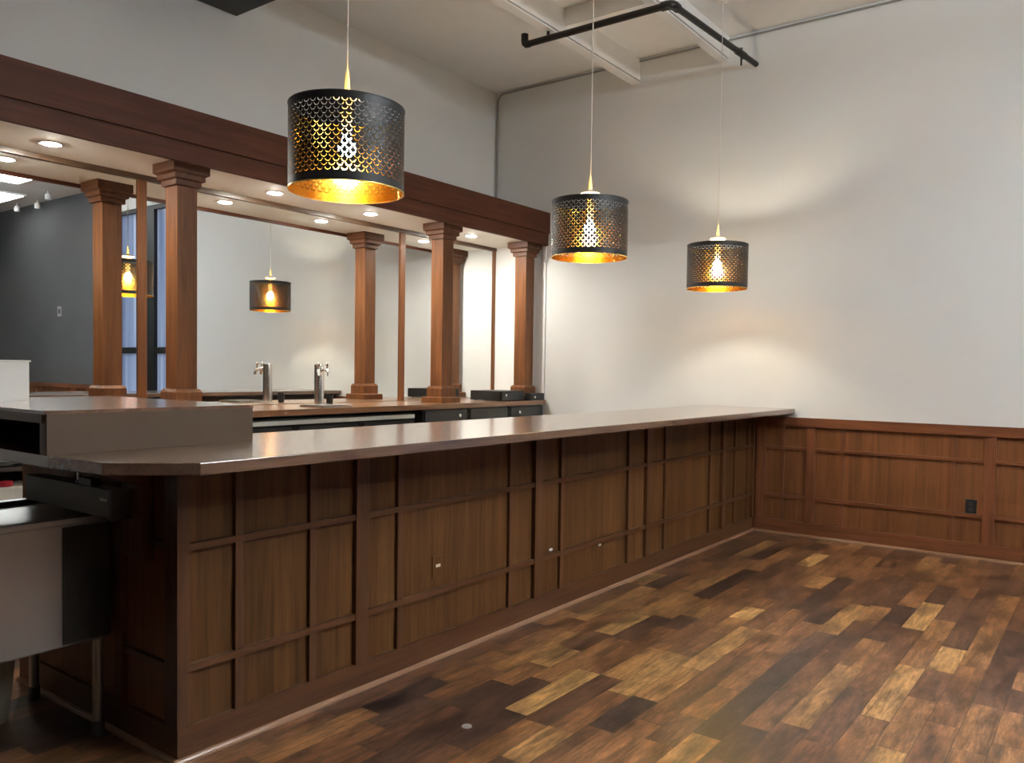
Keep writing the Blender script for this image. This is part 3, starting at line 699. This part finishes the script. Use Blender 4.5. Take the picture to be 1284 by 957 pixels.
obj('end_cap', B(-2.8148, -2.798, 1.392, 1.462, .822, .930), M['black'], eq, bev=.003, label='black plastic end')
obj('sticker', B(-2.885, -2.835, 1.3945, 1.3958, .885, .895), M['card'], eq, label='small pale sticker')
obj('mount_plate', B(-3.44, -2.86, 1.4585, 1.514, .86, .90), M['equip'], eq)
fc = thing('rinse_spout', 'thin steel spout on top of the dark grey box under the bar top', 'spout', (-3.08, 1.425, .9255))
obj('stem', TB([(-3.10, 1.425, .9257), (-3.10, 1.425, .972), (-3.10, 1.415, .985)], .007, 12), M['chrome'], fc, smooth=True)
obj('base_ring', LT_([(0, .0003), (.014, .0003), (.014, .006), (.008, .010), (0, .010)], (-3.10, 1.425, .9255), 18), M['chrome'], fc, smooth=True)
obj('hose_clip', B(-3.06, -2.97, 1.405, 1.440, .9257, .950), M['black'], bev=.006, label='small black clip beside the thin steel spout', cat='clip')
bk = thing('waste_bucket', 'beige lined waste bucket standing on the floor under the sink', 'bucket', (-3.46, 1.22, 0))
obj('bucket_body', LT_([(0, .0005), (.095, .0005), (.100, .006), (.130, .300), (.127, .300), (.096, .010), (0, .010)], (-3.46, 1.22, 0), 36), M['liner'], bk, smooth=True)
obj('bucket_rim', LT_([(.1275, .296), (.138, .296), (.140, .303), (.136, .312), (.1275, .312), (.1275, .296)], (-3.46, 1.22, 0), 36), M['card'], bk, smooth=True)

# white dispenser on the raised counter
pd = thing('paper_dispenser', 'white box with a black knob on the raised counter at the left edge', 'dispenser', (-3.58, 1.33, 1.212))
obj('housing', B(-3.72, -3.46, 1.20, 1.405, 1.2125, 1.365), M['white_plastic'], pd, bev=.010)
obj('lid', B(-3.725, -3.455, 1.195, 1.41, 1.3655, 1.372), M['cord'], pd, bev=.003)
obj('knob', LT_([(0, 0), (.016, 0), (.016, .02), (.028, .026), (.030, .062), (.022, .072), (0, .074)], (-3.59, 1.30, 1.3723), 24), M['black'], pd, smooth=True, label='black knob')
# small disc on the floor
obj('floor_disc', LT_([(0, .0004), (.020, .0004), (.019, .003), (0, .0035)], (-1.987, 2.327, 0), 24), M['bright_steel'], smooth=True, label='small round metal disc lying on the plank floor near the bar', cat='disc')

# ------------------------------------------------------------------ world (dusk sky beyond the glazing)
w = bpy.data.worlds.new('dusk'); sc.world = w; w.use_nodes = True
nt = w.node_tree; nt.nodes.clear()
o_ = nt.nodes.new('ShaderNodeOutputWorld'); bg = nt.nodes.new('ShaderNodeBackground')
tc = nt.nodes.new('ShaderNodeTexCoord'); s_ = nt.nodes.new('ShaderNodeSeparateXYZ'); nt.links.new(tc.outputs['Generated'], s_.inputs[0])
cr = ramp(nt, math_(nt, 'MULTIPLY_ADD', s_.outputs[2], .5, .5), [(.45, (.14, .15, .18, 1)), (.52, (.50, .56, .70, 1)), (1, (.36, .45, .68, 1))])
nt.links.new(cr, bg.inputs[0]); bg.inputs[1].default_value = 1.25; nt.links.new(bg.outputs[0], o_.inputs[0])

# ------------------------------------------------------------------ camera
f, cx, cy, h = 1016.5, 673.7, 497.4, 1.364
pi_, ro, ya = R(-1.878), R(.864), R(35.806)
fw = Vector((-math.sin(ya)*math.cos(pi_), math.cos(ya)*math.cos(pi_), math.sin(pi_)))
r = Vector((math.cos(ya), math.sin(ya), 0)); u = r.cross(fw)
r, u = r*math.cos(ro)+u*math.sin(ro), -r*math.sin(ro)+u*math.cos(ro)
cam = bpy.data.cameras.new('camera'); co_ = bpy.data.objects.new('camera', cam); C.objects.link(co_)
mw = Matrix((r, u, -fw)).transposed().to_4x4(); mw.translation = (0, 0, h); co_.matrix_world = mw
cam.sensor_fit = 'HORIZONTAL'; cam.sensor_width = 36; cam.lens = f*36/1284
cam.shift_x = -(cx-642)/1284; cam.shift_y = (cy-478.5)/1284; cam.clip_start = .02; cam.clip_end = 200
sc.camera = co_

# ------------------------------------------------------------------ look
vs = sc.view_settings; vs.view_transform = 'Standard'; vs.look = 'None'; vs.exposure = 0.62; vs.gamma = 1; vs.use_curve_mapping = False
cy_ = sc.cycles
cy_.max_bounces = 10; cy_.diffuse_bounces = 5; cy_.glossy_bounces = 6; cy_.transparent_max_bounces = 16; cy_.transmission_bounces = 4
cy_.sample_clamp_indirect = 20.0; cy_.blur_glossy = .12; cy_.use_denoising = True
